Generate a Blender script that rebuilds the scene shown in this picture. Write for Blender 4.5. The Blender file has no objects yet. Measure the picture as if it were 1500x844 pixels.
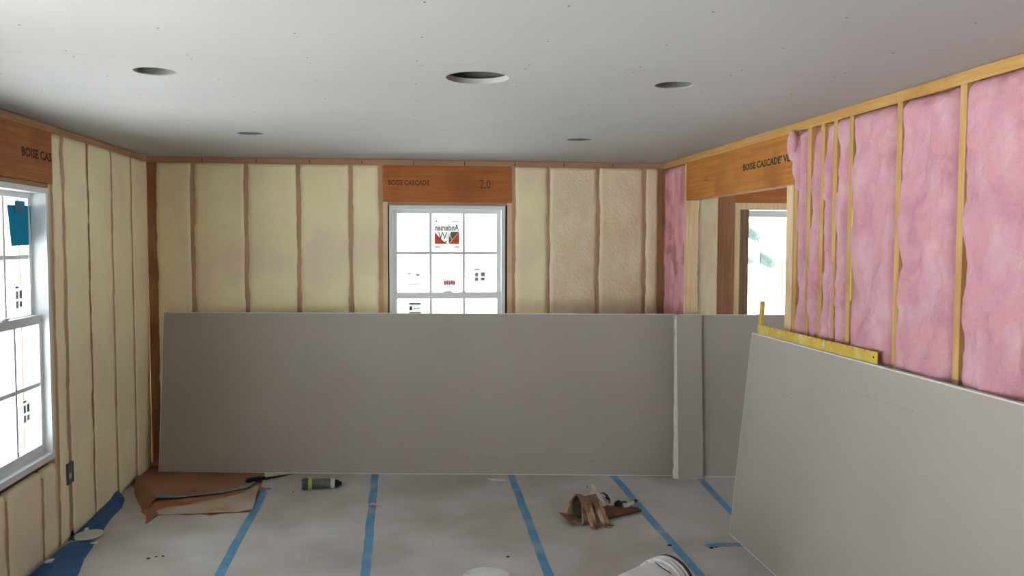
import bpy, bmesh, math, random
from mathutils import Vector, Matrix, noise
from mathutils.geometry import tessellate_polygon
random.seed(7)
SC = bpy.context.scene
COL = SC.collection

# ------------------------------------------------------------------ camera
CX, CY, CZ = 2.013, -6.8277, 1.7758
YAW, PITCH, ROLL, FPX = 0.1242, 0.0542, 0.0023, 1224.44
fwd = Vector((math.sin(YAW)*math.cos(PITCH), math.cos(YAW)*math.cos(PITCH), -math.sin(PITCH)))
rgt = Vector((math.cos(YAW), -math.sin(YAW), 0)); upv = rgt.cross(fwd)
r2 = rgt*math.cos(ROLL) + upv*math.sin(ROLL); u2 = -rgt*math.sin(ROLL) + upv*math.cos(ROLL)
cd = bpy.data.cameras.new('camera'); cam = bpy.data.objects.new('camera', cd); COL.objects.link(cam)
m3 = Matrix((r2, u2, -fwd)).transposed()
cam.matrix_world = Matrix.Translation((CX, CY, CZ)) @ m3.to_4x4()
cd.sensor_width = 36; cd.lens = 36*FPX/1500; cd.clip_start = .05
SC.camera = cam

# ------------------------------------------------------------------ light
SKY = 4.6
w = bpy.data.worlds.new('overcast_sky'); SC.world = w; w.use_nodes = True
bg = w.node_tree.nodes['Background']; bg.inputs[0].default_value = (.90, .96, 1, 1); bg.inputs[1].default_value = SKY
sun = bpy.data.lights.new('hazy_sun', 'SUN'); sun.energy = 75; sun.angle = math.radians(8); sun.color = (1, .97, .92)
so = bpy.data.objects.new('hazy_sun', sun); COL.objects.link(so)      # from behind the house, a little to its right: lights the ground outside only
so.rotation_euler = Vector((-.10, .62, -.78)).to_track_quat('-Z', 'Y').to_euler()
def portal(loc, rot, sx, sy):
    l = bpy.data.lights.new('window_portal', 'AREA'); l.shape = 'RECTANGLE'; l.size = sx; l.size_y = sy
    l.cycles.is_portal = True
    o = bpy.data.objects.new('window_portal', l); COL.objects.link(o); o.location = loc; o.rotation_euler = rot
HP = math.pi/2
SC.view_settings.view_transform = 'Standard'; SC.view_settings.look = 'None'
SC.view_settings.exposure = 0.04; SC.view_settings.gamma = 1.0; SC.view_settings.use_curve_mapping = False
SC.cycles.max_bounces = 14; SC.cycles.diffuse_bounces = 9; SC.cycles.transparent_max_bounces = 16
SC.cycles.caustics_reflective = False; SC.cycles.caustics_refractive = False

# ------------------------------------------------------------------ materials
def lin(c):
    return tuple(ALB*((v/255)/12.92 if v <= 10 else (((v/255)+.055)/1.055)**2.4) for v in c) + (1,)
ALB = .9    # measured sRGB swatches were a little light as albedos
MATS = {}
def mat(name, c1, c2=None, scale=(8, 8, 8), detail=5, rough=.85, bump=0, bscale=40, lo=.35, hi=.65, c3=None, s3=3, metal=0, t3=(.52, .62), spec=.3):
    """two noise-blended colours, a third colour in patches, and fine relief"""
    m = bpy.data.materials.new(name); m.use_nodes = True; nt = m.node_tree; N = nt.nodes; L = nt.links
    b = N['Principled BSDF']; b.inputs['Roughness'].default_value = rough; b.inputs['Metallic'].default_value = metal
    b.inputs['Specular IOR Level'].default_value = spec
    b.inputs['Base Color'].default_value = lin(c1)
    if c2 or bump:
        tc = N.new('ShaderNodeTexCoord')
    if c2:
        mp = N.new('ShaderNodeMapping'); mp.inputs['Scale'].default_value = scale; L.new(tc.outputs['Object'], mp.inputs[0])
        n = N.new('ShaderNodeTexNoise'); n.inputs['Scale'].default_value = 1; n.inputs['Detail'].default_value = detail
        L.new(mp.outputs[0], n.inputs[0])
        r = N.new('ShaderNodeValToRGB'); r.color_ramp.elements[0].position = lo; r.color_ramp.elements[1].position = hi
        r.color_ramp.elements[0].color = lin(c1); r.color_ramp.elements[1].color = lin(c2); L.new(n.outputs['Fac'], r.inputs[0])
        out = r.outputs[0]
        if c3:
            n3 = N.new('ShaderNodeTexNoise'); n3.inputs['Scale'].default_value = s3; n3.inputs['Detail'].default_value = 6
            L.new(tc.outputs['Object'], n3.inputs[0])
            r3 = N.new('ShaderNodeValToRGB'); r3.color_ramp.elements[0].position = t3[0]; r3.color_ramp.elements[1].position = t3[1]
            L.new(n3.outputs['Fac'], r3.inputs[0])
            mx = N.new('ShaderNodeMix'); mx.data_type = 'RGBA'; L.new(r3.outputs[0], mx.inputs[0]); L.new(out, mx.inputs[6])
            mx.inputs[7].default_value = lin(c3); out = mx.outputs[2]
        L.new(out, b.inputs['Base Color'])
    if bump:
        nb = N.new('ShaderNodeTexNoise'); nb.inputs['Scale'].default_value = bscale; nb.inputs['Detail'].default_value = 6
        L.new(tc.outputs['Object'], nb.inputs[0])
        bp = N.new('ShaderNodeBump'); bp.inputs['Strength'].default_value = bump; bp.inputs['Distance'].default_value = .01
        L.new(nb.outputs['Fac'], bp.inputs['Height']); L.new(bp.outputs[0], b.inputs['Normal'])
    MATS[name] = m; return m
def wood(name, a, b, c, axis):
    s = [70, 70, 70]; s[axis] = 2.5
    return mat(name, a, b, tuple(s), 4, .8, .25, 60, c3=c, s3=2.2, t3=(.5, .72))
WA, WB, WC = (198, 164, 134), (184, 146, 118), (168, 144, 114)
wood('lumber_z', WA, WB, WC, 2); wood('lumber_x', (192, 148, 120), (176, 128, 100), (168, 138, 108), 0); wood('lumber_y', (188, 146, 114), (172, 126, 94), (158, 124, 94), 1)
wood('pine_z', (210, 170, 114), (192, 148, 92), (166, 122, 74), 2); wood('pine_y', (202, 162, 102), (186, 142, 80), (170, 126, 72), 1)
wood('pale_pine_z', (232, 206, 168), (216, 184, 142), (196, 160, 116), 2)
wood('brown_z', (172, 126, 94), (150, 106, 76), (132, 98, 70), 2)
mat('dark_stile', (134, 104, 78), (112, 86, 64), (60, 60, 4), 4, .6)
wood('beam_x', (184, 116, 66), (166, 98, 52), (148, 84, 48), 0); wood('beam_y', (190, 128, 60), (170, 108, 44), (154, 94, 40), 1)
wood('beam_left', (178, 114, 72), (158, 96, 58), (146, 88, 54), 1)
mat('foam', (250, 240, 200), (244, 231, 190), (3, 3, 2.2), 6, .9, .35, 34, c3=(240, 224, 194), s3=1.6)
mat('foam_rough', (248, 234, 202), (236, 217, 182), (7, 7, 4), 7, .9, .6, 45, c3=(240, 220, 194), s3=2.4)
mat('batt_pink', (212, 168, 177), (194, 141, 154), (8, 8, 5), 9, 1, 1.0, 30, c3=(208, 152, 162), s3=9, spec=.05)
mat('batt_deep', (228, 172, 182), (214, 150, 162), (9, 9, 5), 8, 1, .7, 38, c3=(192, 132, 134), s3=5, spec=.05)
mat('ceiling_paper', (182, 181, 179), (178, 177, 175), (1.2, 1.2, 1.2), 3, .8, .03, 200)
mat('board_paper', (174, 167, 159), (169, 162, 154), (1.5, 1.5, 1.5), 4, .78, .03, 160)
mat('gypsum', (232, 231, 226), (216, 214, 208), (20, 20, 20), 4, .9, .2, 90)
mat('white_vinyl', (222, 226, 228), rough=.4, spec=.5)
mat('floor_paper', (186, 181, 177), (174, 167, 162), (2.2, 1.6, 1), 7, .85, .1, 22, c3=(200, 199, 199), s3=1.5, t3=(.46, .70))
mat('brown_paper', (158, 116, 90), (142, 98, 74), (2.5, 2.5, 2), 5, .85, .1, 20)
mat('torn_paper', (184, 172, 158), (170, 152, 134), (4, 4, 4), 5, .9, .1, 20, c3=(188, 128, 92), s3=3.2, t3=(.55, .68))
mat('subfloor', (178, 124, 92), (156, 100, 72), (3, 12, 3), 6, .85, .1, 25)
mat('blue_tape', (98, 156, 196), (86, 140, 182), (9, 5, 9), 6, .65, .15, 30, c3=(140, 162, 178), s3=5, t3=(.48, .68))
mat('deep_blue_tape', (50, 98, 150), (40, 82, 132), (9, 9, 9), 5, .6, .15, 30)
mat('paint_tape_teal', (34, 112, 146), rough=.6)
mat('sheathing', (150, 120, 84), (128, 100, 68), (12, 12, 12), 5, .9)
mat('dark_can', (128, 128, 124), (104, 104, 100), (9, 9, 9), 3, .55, metal=.4)
mat('dark_metal', (40, 40, 42), (26, 26, 28), (20, 20, 20), 3, .5, metal=.6)
mat('black_rubber', (30, 32, 30), (20, 22, 22), (30, 30, 30), 3, .7)
mat('dark_void', (26, 23, 20), rough=1)
mat('ink', (44, 36, 30), rough=.9); mat('ink_faint', (118, 62, 38), rough=.9); mat('ink_brown', (96, 58, 30), rough=.9)
mat('print_grey', (160, 155, 150), rough=.9); mat('print_red', (196, 180, 175), rough=.9)
mat('yellow_paint', (214, 184, 84), (196, 164, 66), (10, 10, 10), 4, .5, c3=(212, 194, 124), s3=6)
mat('steel', (190, 190, 188), (150, 150, 148), (30, 30, 30), 3, .35, metal=.9)
mat('lime_plastic', (170, 178, 70), rough=.45, spec=.5); mat('grey_plastic', (104, 108, 104), (84, 88, 84), (20, 20, 20), 3, .5)
mat('pale_plastic', (200, 200, 190), rough=.5)
mat('suede', (142, 110, 88), (116, 86, 68), (14, 14, 14), 6, .95, .3, 70, c3=(186, 154, 130), s3=9)
mat('dark_leather', (112, 66, 50), (90, 52, 42), (12, 12, 12), 5, .7, .25, 60)
mat('olive_cloth', (58, 62, 42), rough=.9); mat('bucket_white', (226, 228, 230), (206, 206, 206), (9, 9, 9), 5, .45, spec=.5, c3=(188, 186, 184), s3=8, t3=(.58, .68))
mat('maroon', (70, 42, 46), rough=.5); mat('box_grey', (74, 78, 84), rough=.5); mat('pink_paper', (218, 168, 166), rough=.9)
mat('snowy_ground', (206, 210, 214), (192, 198, 200), (.4, .4, .4), 4, .95)
mat('leaf', (74, 86, 82), (66, 78, 74), (3, 3, 3), 4, .9); mat('bark', (140, 130, 120), (110, 100, 92), (9, 9, 3), 4, .9)
def paper_mat(name, c, tr):
    m = bpy.data.materials.new(name); m.use_nodes = True; nt = m.node_tree; N = nt.nodes; L = nt.links
    N.remove(N['Principled BSDF']); d = N.new('ShaderNodeBsdfDiffuse'); t = N.new('ShaderNodeBsdfTranslucent'); x = N.new('ShaderNodeMixShader')
    d.inputs[0].default_value = lin(c); t.inputs[0].default_value = lin(c); x.inputs[0].default_value = tr
    L.new(d.outputs[0], x.inputs[1]); L.new(t.outputs[0], x.inputs[2]); L.new(x.outputs[0], N['Material Output'].inputs[0]); MATS[name] = m
paper_mat('sticker_white', (240, 240, 238), .5); paper_mat('sticker_red', (226, 124, 92), .6); paper_mat('sticker_dark', (126, 122, 110), .26)
paper_mat('sticker_yellow', (240, 196, 110), .3); paper_mat('sticker_pink', (226, 90, 105), .32); paper_mat('sticker_grey', (150, 152, 154), .22); paper_mat('blue_sheet', (44, 146, 182), .1)
g = bpy.data.materials.new('glass'); g.use_nodes = True; N = g.node_tree.nodes; L = g.node_tree.links; N.remove(N['Principled BSDF'])
tr = N.new('ShaderNodeBsdfTransparent'); tr.inputs[0].default_value = (.95, .97, .97, 1); gl = N.new('ShaderNodeBsdfGlossy'); gl.inputs['Roughness'].default_value = .02
fr = N.new('ShaderNodeLayerWeight'); pw = N.new('ShaderNodeMath'); pw.operation = 'POWER'; pw.inputs[1].default_value = 5; mx = N.new('ShaderNodeMixShader')
sc_ = N.new('ShaderNodeMath'); sc_.operation = 'MULTIPLY_ADD'; sc_.inputs[1].default_value = .8; sc_.inputs[2].default_value = .03
L.new(fr.outputs['Facing'], pw.inputs[0]); L.new(pw.outputs[0], sc_.inputs[0]); L.new(sc_.outputs[0], mx.inputs[0]); L.new(tr.outputs[0], mx.inputs[1]); L.new(gl.outputs[0], mx.inputs[2]); L.new(mx.outputs[0], N['Material Output'].inputs[0]); MATS['glass'] = g

# ------------------------------------------------------------------ mesh helpers
W, H = 4.141, 2.44
IDN = lambda u, v, z: (u, v, z)
BACK = IDN
LEFT = lambda u, v, z: (-v, u, z)          # u = Y
RIGHT = lambda u, v, z: (W+v, -u, z)       # u = -Y
class MB:
    def __init__(s, M=IDN): s.v = []; s.f = []; s.M = M
    def vert(s, *p): s.v.append(s.M(*p)); return len(s.v)-1
    def box(s, u0, u1, v0, v1, z0, z1):
        i = [s.vert(u, v, z) for z in (z0, z1) for v in (v0, v1) for u in (u0, u1)]
        for q in ((0, 1, 3, 2), (4, 6, 7, 5), (0, 4, 5, 1), (2, 3, 7, 6), (0, 2, 6, 4), (1, 5, 7, 3)): s.f.append([i[k] for k in q])
        return s
    def lathe(s, prof, n, T=Matrix(), cap0=True, cap1=True):
        """profile of (radius, z) turned round local z, then moved by T"""
        rings = []
        for r, z in prof:
            rings.append([s.vert(*(T @ Vector((r*math.cos(2*math.pi*k/n), r*math.sin(2*math.pi*k/n), z)))) for k in range(n)])
        for a, b in zip(rings, rings[1:]):
            for k in range(n): s.f.append([a[k], a[(k+1) % n], b[(k+1) % n], b[k]])
        if cap0: s.f.append(rings[0][::-1])
        if cap1: s.f.append(rings[-1])
        return s
    def tube(s, pts, rad, n=8):
        rings = []; pts = [Vector(p) for p in pts]
        for i, p in enumerate(pts):
            t = (pts[min(i+1, len(pts)-1)] - pts[max(i-1, 0)]).normalized()
            a = t.cross(Vector((0, 0, 1))); a = a.normalized() if a.length > 1e-3 else Vector((1, 0, 0)); b = t.cross(a)
            r = rad[i] if isinstance(rad, (list, tuple)) else rad
            rings.append([s.vert(*(p + r*(math.cos(2*math.pi*k/n)*a + math.sin(2*math.pi*k/n)*b))) for k in range(n)])
        for a, b in zip(rings, rings[1:]):
            for k in range(n): s.f.append([a[k], a[(k+1) % n], b[(k+1) % n], b[k]])
        s.f.append(rings[0][::-1]); s.f.append(rings[-1]); return s
    def sheet(s, pts, th=.0015, holes=()):
        """flat polygon with its own thickness; pts are (x, y, z) tops"""
        loops = [[Vector(p) for p in pts]] + [[Vector(p) for p in h] for h in holes]
        tris = tessellate_polygon([[Vector((p.x, p.y, 0)) for p in l] for l in loops]); allp = [p for l in loops for p in l]
        t = [s.vert(*p) for p in allp]; b = [s.vert(p.x, p.y, p.z-th) for p in allp]
        for a in tris: s.f.append([t[k] for k in a]); s.f.append([b[k] for k in a[::-1]])
        o = 0
        for l in loops:
            n = len(l)
            for k in range(n): s.f.append([t[o+k], t[o+(k+1) % n], b[o+(k+1) % n], b[o+k]])
            o += n
        return s
    def build(s, name, material, parent=None, smooth=False):
        me = bpy.data.meshes.new(name); me.from_pydata(s.v, [], s.f); bm = bmesh.new(); bm.from_mesh(me)
        bmesh.ops.recalc_face_normals(bm, faces=bm.faces); bm.to_mesh(me); bm.free()
        me.materials.append(MATS[material])
        if smooth:
            for p in me.polygons: p.use_smooth = True
        o = bpy.data.objects.new(name, me); COL.objects.link(o)
        if parent: o.parent = parent
        return o
def box(name, m, parent, *a, M=IDN): return MB(M).box(*a).build(name, m, parent)
def tag(o, label=None, cat=None, group=None, kind=None):
    if label: o['label'] = label
    if cat: o['category'] = cat
    if group: o['group'] = group
    if kind: o['kind'] = kind
    return o
def empty(name, loc=(0, 0, 0), rz=0):
    o = bpy.data.objects.new(name, None); COL.objects.link(o); o.location = loc; o.rotation_euler = (0, 0, rz); o.empty_display_size = .05; return o
def n3(*a): return noise.noise(Vector(a))
def lettering(name, text, M, u0, u1, z0, z1, v, m, parent, mirror=False, bold=.0):
    cu = bpy.data.curves.new('lettering', 'FONT'); cu.body = text; cu.offset = bold; cu.resolution_u = 2
    o = bpy.data.objects.new('lettering', cu); COL.objects.link(o); bpy.context.view_layer.update()
    me = bpy.data.meshes.new_from_object(o.evaluated_get(bpy.context.evaluated_depsgraph_get())); bpy.data.objects.remove(o)
    xs = [p.co.x for p in me.vertices]; ys = [p.co.y for p in me.vertices]; a, b, c, d = min(xs), max(xs), min(ys), max(ys)
    for p in me.vertices:
        t = (p.co.x-a)/(b-a); t = 1-t if mirror else t
        p.co = M(u0+t*(u1-u0), v, z0+(p.co.y-c)/(d-c)*(z1-z0))
    me.materials.clear(); me.materials.append(MATS[m]); ob = bpy.data.objects.new(name, me); COL.objects.link(ob); ob.parent = parent
    return ob

def stud(M, par, u0, u1, z0=.038, z1=2.396, m='lumber_z', d=.14, name='stud', proud=0):
    return box(name, m, par, u0, u1, -proud, d, z0, z1, M=M)
SEED = [0]
def foam(M, par, u0, u1, z0, z1, m='foam', amp=.0035, over=.0015, rag=.008, name='foam_panel'):
    """trimmed spray foam filling one bay, its ragged lips lapping the studs"""
    SEED[0] += 1; s = SEED[0]*7.3
    nu = max(4, int((u1-u0)/.03)); nz = max(6, int((z1-z0)/.03)); b = MB(M); rows = []
    for j in range(nz+1):
        z = z0+(z1-z0)*j/nz
        l = u0-over-rag*(n3(s, z*5, 0)+.8*n3(s, z*19, 3)); r = u1+over+rag*(n3(s+40, z*5, 0)+.6*n3(s+40, z*17, 3)); row = []
        for i in range(nu+1):
            u = l+(r-l)*i/nu; e = i in (0, nu)
            v = -.0012 if e else -.0022-amp*(n3(u*4+s, z*3, s)+.5*n3(u*13, z*9, s)+.35)
            row.append(b.vert(u, min(v, -.0012), z))
        rows.append([b.vert(l, .03, z)]+row+[b.vert(r, .03, z)])
    for a, c in zip(rows, rows[1:]):
        for i in range(len(a)-1): b.f.append([a[i], a[i+1], c[i+1], c[i]])
    for r_ in (rows[0], rows[-1]):
        b.f.append(r_)
    return b.build(name, m, par, True)
def batt(M, par, u0, u1, z0, z1, m='batt_pink', bulge=.018, amp=.014, rag=.014, ins=.004, name='insulation_batt', twist=0):
    """fluffy glass-fibre batt: proud in the middle, tucked in at its ragged sides"""
    SEED[0] += 1; s = SEED[0]*5.1
    nu = max(6, int((u1-u0)/.018)); nz = max(8, int((z1-z0)/.022)); b = MB(M); rows = []
    for j in range(nz+1):
        z = z0+(z1-z0)*j/nz; tw = twist*n3(s, z*1.5, 9)
        l = u0+ins+tw+rag*(n3(s, z*6, 0)+.6*n3(s, z*21, 3)); r = u1-ins+tw+rag*(n3(s+40, z*6, 0)+.6*n3(s+40, z*21, 3)); row = []
        for i in range(nu+1):
            t = i/nu; u = l+(r-l)*t; p = min(1, min(t, 1-t)*(r-l)/.03); p = p*(2-p)
            q = min(1, (z1-z)/.03, (z-z0)/.03); q = max(0, q)
            nn = n3(u*5+s, z*3.2, s)+.6*n3(u*14, z*9, s)+.5*n3(u*34, z*22, s)+.9*max(0, abs(n3(u*9, z*4, s+5))-.05)
            v = .03-(.03+bulge)*p*(.4+.6*q)-amp*nn*p
            row.append(b.vert(u, v, z))
        rows.append([b.vert(l, .07, z)]+row+[b.vert(r, .07, z)])
    for a, c in zip(rows, rows[1:]):
        for i in range(len(a)-1): b.f.append([a[i], a[i+1], c[i+1], c[i]])
    b.f.append(rows[0]); b.f.append(rows[-1])
    return b.build(name, m, par, True)
def shell(name, M, us, zs, holes, v0, v1, m='sheathing'):
    """wall sheathing as boxes round its openings"""
    b = MB(M); ul = sorted(set(us+[x for h in holes for x in h[:2]])); zl = sorted(set(zs+[x for h in holes for x in h[2:]]))
    for a, c in zip(ul, ul[1:]):
        z = zl[0]; run = None
        for d, e in zip(zl, zl[1:]):
            if any(h[0] <= a and c <= h[1] and h[2] <= d and e <= h[3] for h in holes):
                if run: b.box(a, c, v0, v1, *run); run = None
            else: run = [run[0] if run else d, e]
        if run: b.box(a, c, v0, v1, *run)
    o = b.build(name, m); tag(o, kind='structure'); return o

# ------------------------------------------------------------------ windows
WZ0, WZ1, WW = .54, 2.075, .942
def window(name, M, u0, detail=True):
    u1 = u0+WW; b = MB(M)
    b.box(u0, u0+.03, -.004, .14, WZ0, WZ1).box(u1-.03, u1, -.004, .14, WZ0, WZ1).box(u0+.03, u1-.03, -.004, .14, WZ1-.03, WZ1).box(u0+.03, u1-.03, -.004, .14, WZ0, WZ0+.035)
    win = b.build(name, 'white_vinyl'); tag(win, kind='structure')
    for nm, v0, v1, z0, z1, t, bt in (('upper_sash', .078, .112, 1.335, WZ1-.03, .032, .032), ('lower_sash', .038, .074, WZ0+.035, 1.364, .049, .055)):
        a, c = u0+.03, u1-.03; b = MB(M)
        b.box(a, a+.032, v0, v1, z0, z1).box(c-.032, c, v0, v1, z0, z1).box(a+.032, c-.032, v0, v1, z1-t, z1).box(a+.032, c-.032, v0, v1, z0, z0+bt)
        sash = b.build(nm, 'white_vinyl', win); a += .032; c -= .032; z0 += bt; z1 -= t; vm = (v0+v1)/2; zm = (z0+z1)/2; us = [a+(c-a)*k/3 for k in range(4)]
        for k in (1, 2): box('muntin', 'white_vinyl', sash, us[k]-.011, us[k]+.011, vm-.009, vm+.009, z0, z1, M=M)
        for k in range(3): box('muntin', 'white_vinyl', sash, us[k]+(.011 if k else 0), us[k+1]-(.011 if k < 2 else 0), vm-.008, vm+.008, zm-.011, zm+.011, M=M)
        for k in range(3):
            for q0, q1 in ((z0, zm), (zm, z1)): box('pane', 'glass', sash, us[k], us[k+1], vm-.0015, vm+.0015, q0, q1, M=M)
    b = MB(M); m_ = (u0+u1)/2; b.box(m_-.035, m_+.035, .03, .05, 1.364, 1.374).box(m_-.02, m_+.03, .022, .04, 1.374, 1.382); b.build('sash_lock', 'white_vinyl', win)
    return win
def sticker(win, M, v, u0, u1, z0, z1, marks, m='sticker_white', label=None):
    s = box('sticker', m, win, u0, u1, v, v+.0008, z0, z1, M=M)
    if label: s['label'] = label
    for nm, mm, pts in marks:
        b = MB(M); k = len(pts); i = [b.vert(u0+(u1-u0)*p[0], v-.0006, z0+(z1-z0)*p[1]) for p in pts]; j = [b.vert(u0+(u1-u0)*p[0], v-.0002, z0+(z1-z0)*p[1]) for p in pts]
        b.f += [i, j[::-1]]+[[i[q], i[(q+1) % k], j[(q+1) % k], j[q]] for q in range(k)]; b.build(nm, mm, s)
    return s
def rc(a, b, c, d): return [(a, c), (b, c), (b, d), (a, d)]

# ------------------------------------------------------------------ floor, ceiling
FL = box('floor', 'subfloor', None, -.16, 8.3, -8.75, .16, -.25, 0); tag(FL, kind='structure')
def strip_pts(line, w, step=.12, jig=.003):
    """a tape strip's outline along a polyline"""
    P = []
    for a, c in zip(line, line[1:]):
        a, c = Vector(a), Vector(c); n = max(1, int((c-a).length/step))
        P += [a.lerp(c, k/n) for k in range(n)]
    P.append(Vector(line[-1])); Lp, Rp = [], []
    for i, p in enumerate(P):
        t = (P[min(i+1, len(P)-1)]-P[max(i-1, 0)]).normalized(); nrm = Vector((-t.y, t.x)); j = random.uniform(-jig, jig)
        Lp.append(p+nrm*(w/2+j+random.uniform(-.0015, .0015))); Rp.append(p-nrm*(w/2-j+random.uniform(-.0015, .0015)))
    return Lp+Rp[::-1]
def tape(line, w=.052, z=.0032, m='blue_tape', label=None):
    o = MB().sheet([(p.x, p.y, z) for p in strip_pts(line, w)], .001).build('tape_strip', m, FL)
    if label: o['label'] = label
    return o
YB = -8.6
tear = [(0.0, -.52), (.06, -.62), (.15, -.86), (.24, -1.08), (.27, -1.13), (.34, -1.27), (.37, -1.40), (.40, -1.25), (.5, -1.24), (.58, -1.27), (.66, -1.25), (.74, -1.30), (.8, -1.26), (.9, -1.255), (1.0, -1.25)]
MB().sheet([(x, y, .002) for x, y in [(0, YB), (1.0, YB)]+tear[::-1]], .0015).build('floor_paper', 'floor_paper', FL)
MB().sheet([(x, y, .002) for x, y in [(1.0, YB), (1.77, YB), (1.77, 0), (.93, 0), (.92, -.35), (.95, -.66), (1.0, -.72)]], .0015).build('floor_paper', 'floor_paper', FL)
for a, c in ((1.772, 2.77), (2.772, 3.555), (3.557, 4.141)):
    MB().sheet([(a, YB, .002), (c, YB, .002), (c, 0, .002), (a, 0, .002)], .0015).build('floor_paper', 'floor_paper', FL)
MB().sheet([(4.141, -2.31, .002), (7.9, -2.31, .002), (7.9, -.0, .002), (4.32, 0, .002), (4.32, -.61, .002), (4.141, -.61, .002)], .0015).build('floor_paper', 'floor_paper', FL)
tape([(1.03, -4.6), (1.012, -2.31), (1.0, -1.6), (1.0, -1.2), (.995, -.80)], label='pale blue tape running up to the torn paper')
tape([(.945, -.74), (1.03, -.725)], .05, .0042)
tape([(1.795, -4.6), (1.783, -2.4), (1.77, -1.4), (1.757, -.28)])
tape([(2.74, -4.6), (2.752, -2.5), (2.772, -1.6), (2.79, -.4)])
tape([(3.55, -4.6), (3.554, -2.6), (3.56, -1.4), (3.562, -.45)])
tape([(4.12, -1.75), (4.15, -1.3), (4.195, -.8), (4.2, -.7)])
tape([(3.74, -2.205), (3.84, -2.19), (3.96, -2.205), (4.06, -2.22)], .06, .0042, label='short blue tape patch crossing the paper')
# dark blue tape at the foot of the left wall, one piece turned up the wall
MB().sheet([(x, y, .004) for x, y in [(.005, -2.75), (.27, -2.75), (.262, -2.2), (.21, -1.98), (.19, -1.80), (.165, -1.69), (.10, -1.68), (.03, -1.70), (.012, -1.80), (.01, -2.2)]], .0012).build('tape_strip', 'deep_blue_tape', FL)
o = MB().sheet([(.004, -1.67, .004), (.09, -1.66, .004), (.14, -1.62, .004), (.15, -1.52, .004), (.135, -1.42, .004), (.118, -1.27, .004), (.112, -1.05, .004), (.075, -.88, .005), (.03, -.79, .012), (.004, -.80, .045), (.002, -.86, .05), (.003, -.95, .03), (.003, -1.08, .024), (.003, -1.2, .022), (.004, -1.3, .015)], .0012).build('tape_strip', 'deep_blue_tape', FL); o['label'] = 'wide dark blue tape turned up against the wall foot'
# torn corner: raised brown sheet, its turned-up corner, the tape on its edge and the loose flap
bs = MB()
front = [(.02, -.46, .05), (.10, -.60, .045), (.2, -.78, .03), (.30, -.935, .028), (.42, -.915, .018), (.55, -.875, .016), (.70, -.825, .014), (.86, -.72, .014), (.885, -.62, .012), (.9, -.45, .008), (.92, -.2, .004), (.93, 0, .004)]
o = bs.sheet(front+[(.0, 0, .004), (.0, -.3, .012)], .002).build('brown_paper', 'brown_paper', FL)
b = MB(); P = [(.02, -.462, .05), (.10, -.603, .045), (.2, -.783, .03), (.30, -.938, .028), (.275, -1.12, .003), (.19, -.96, .003), (.09, -.72, .003)]
i = [b.vert(*p) for p in P]; j = [b.vert(p[0]-.003, p[1], p[2]-.001) for p in P]; b.f += [i, j[::-1]]+[[i[k], i[(k+1) % 7], j[(k+1) % 7], j[k]] for k in range(7)]
o = b.build('folded_corner', 'brown_paper', FL)
tl = [Vector(p[:2]) for p in front[3:10]]
tp = [(p[0]+.0, p[1]-.004, p[2]+.0012) for p in front[3:10]]+[(front[k][0]-.05 if k > 7 else front[k][0]-.012, front[k][1]+(.058 if k < 8 else .02), front[k][2]+.0012) for k in range(9, 2, -1)]
MB().sheet(tp, .001).build('tape_strip', 'blue_tape', FL)
MB().sheet([(.33, -1.17, .004), (.42, -1.10, .007), (.55, -1.06, .009), (.63, -1.0, .012), (.74, -.955, .016), (.86, -.86, .018), (.93, -.71, .024), (.955, -.80, .032), (.965, -.95, .03), (.985, -1.12, .026), (.985, -1.215, .012), (.9, -1.25, .008), (.78, -1.255, .012), (.74, -1.275, .018), (.7, -1.25, .008), (.62, -1.262, .012), (.55, -1.24, .006), (.42, -1.235, .004), (.35, -1.21, .004)], .0025).build('torn_flap', 'torn_paper', FL)
MB().sheet([(.25, -1.10, .004), (.36, -1.16, .006), (.40, -1.25, .02), (.37, -1.42, .003), (.335, -1.28, .012), (.27, -1.17, .006)], .002).build('torn_flap', 'brown_paper', FL)
# faint red print on the paper
for cx, cy in ((2.3, -1.23), (2.3, -1.93), (1.36, -1.3), (1.37, -2.1), (2.28, -.62)):
    b = MB()
    for du, dv, lu, lv in ((-.15, 0, .012, .13), (-.115, -.055, .06, .012), (.0, .03, .03, .05), (.07, -.02, .012, .12), (.1, .04, .05, .012)):
        b.box(cx+du, cx+du+lu, cy+dv-lv/2, cy+dv+lv/2, .0021, .0024)
    b.build('faint_print', 'print_red', FL)['kind'] = 'stuff'

CE = MB().box(-.16, 8.3, -8.75, .16, 2.78, 2.9).build('ceiling', 'sheathing'); tag(CE, kind='structure')
def circ(x, y, r, z, n=36, jag=0): return [(x+(r+random.uniform(-jag, jag))*math.cos(2*math.pi*k/n), y+(r+random.uniform(-jag, jag))*math.sin(2*math.pi*k/n), z) for k in range(n)]
CANS = [(1.037, -3.375, 'left hole of the near pair'), (3.129, -3.375, 'right hole of the near pair'), (1.059, -1.494, 'left hole of the far pair'), (3.114, -1.48, 'right hole of the far pair')]
BIG = (2.296, -3.42)
edges = [0.0, -1.2192, -2.4384, -3.6576, -4.8768, -6.096, -7.3152, -8.6]
for a, c in zip(edges, edges[1:]):
    a -= .0012; c += .0012 
    hs = [circ(x, y, .08, H+.0127, jag=.0012) for x, y, _ in CANS if c < y < a]
    if c < BIG[1] < a: hs.append(circ(*BIG, .128, H+.0127, 56, .0018))
    MB().sheet([(.001, c, H+.0127), (W-.001, c, H+.0127), (W-.001, a, H+.0127), (.001, a, H+.0127)], .0127, hs).build('ceiling_panel', 'ceiling_paper', CE)
box('ceiling_panel', 'ceiling_paper', CE, W+.02, 8.2, -8.6, 0, H, H+.0127)
MB().lathe([(.1275, .0), (.1285, .0), (.1285, .022), (.1275, .022), (.1275, .0)], 56, Matrix.Translation((*BIG, H)), False, False).build('cut_rim', 'ceiling_paper', CE)
b = MB()
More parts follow.
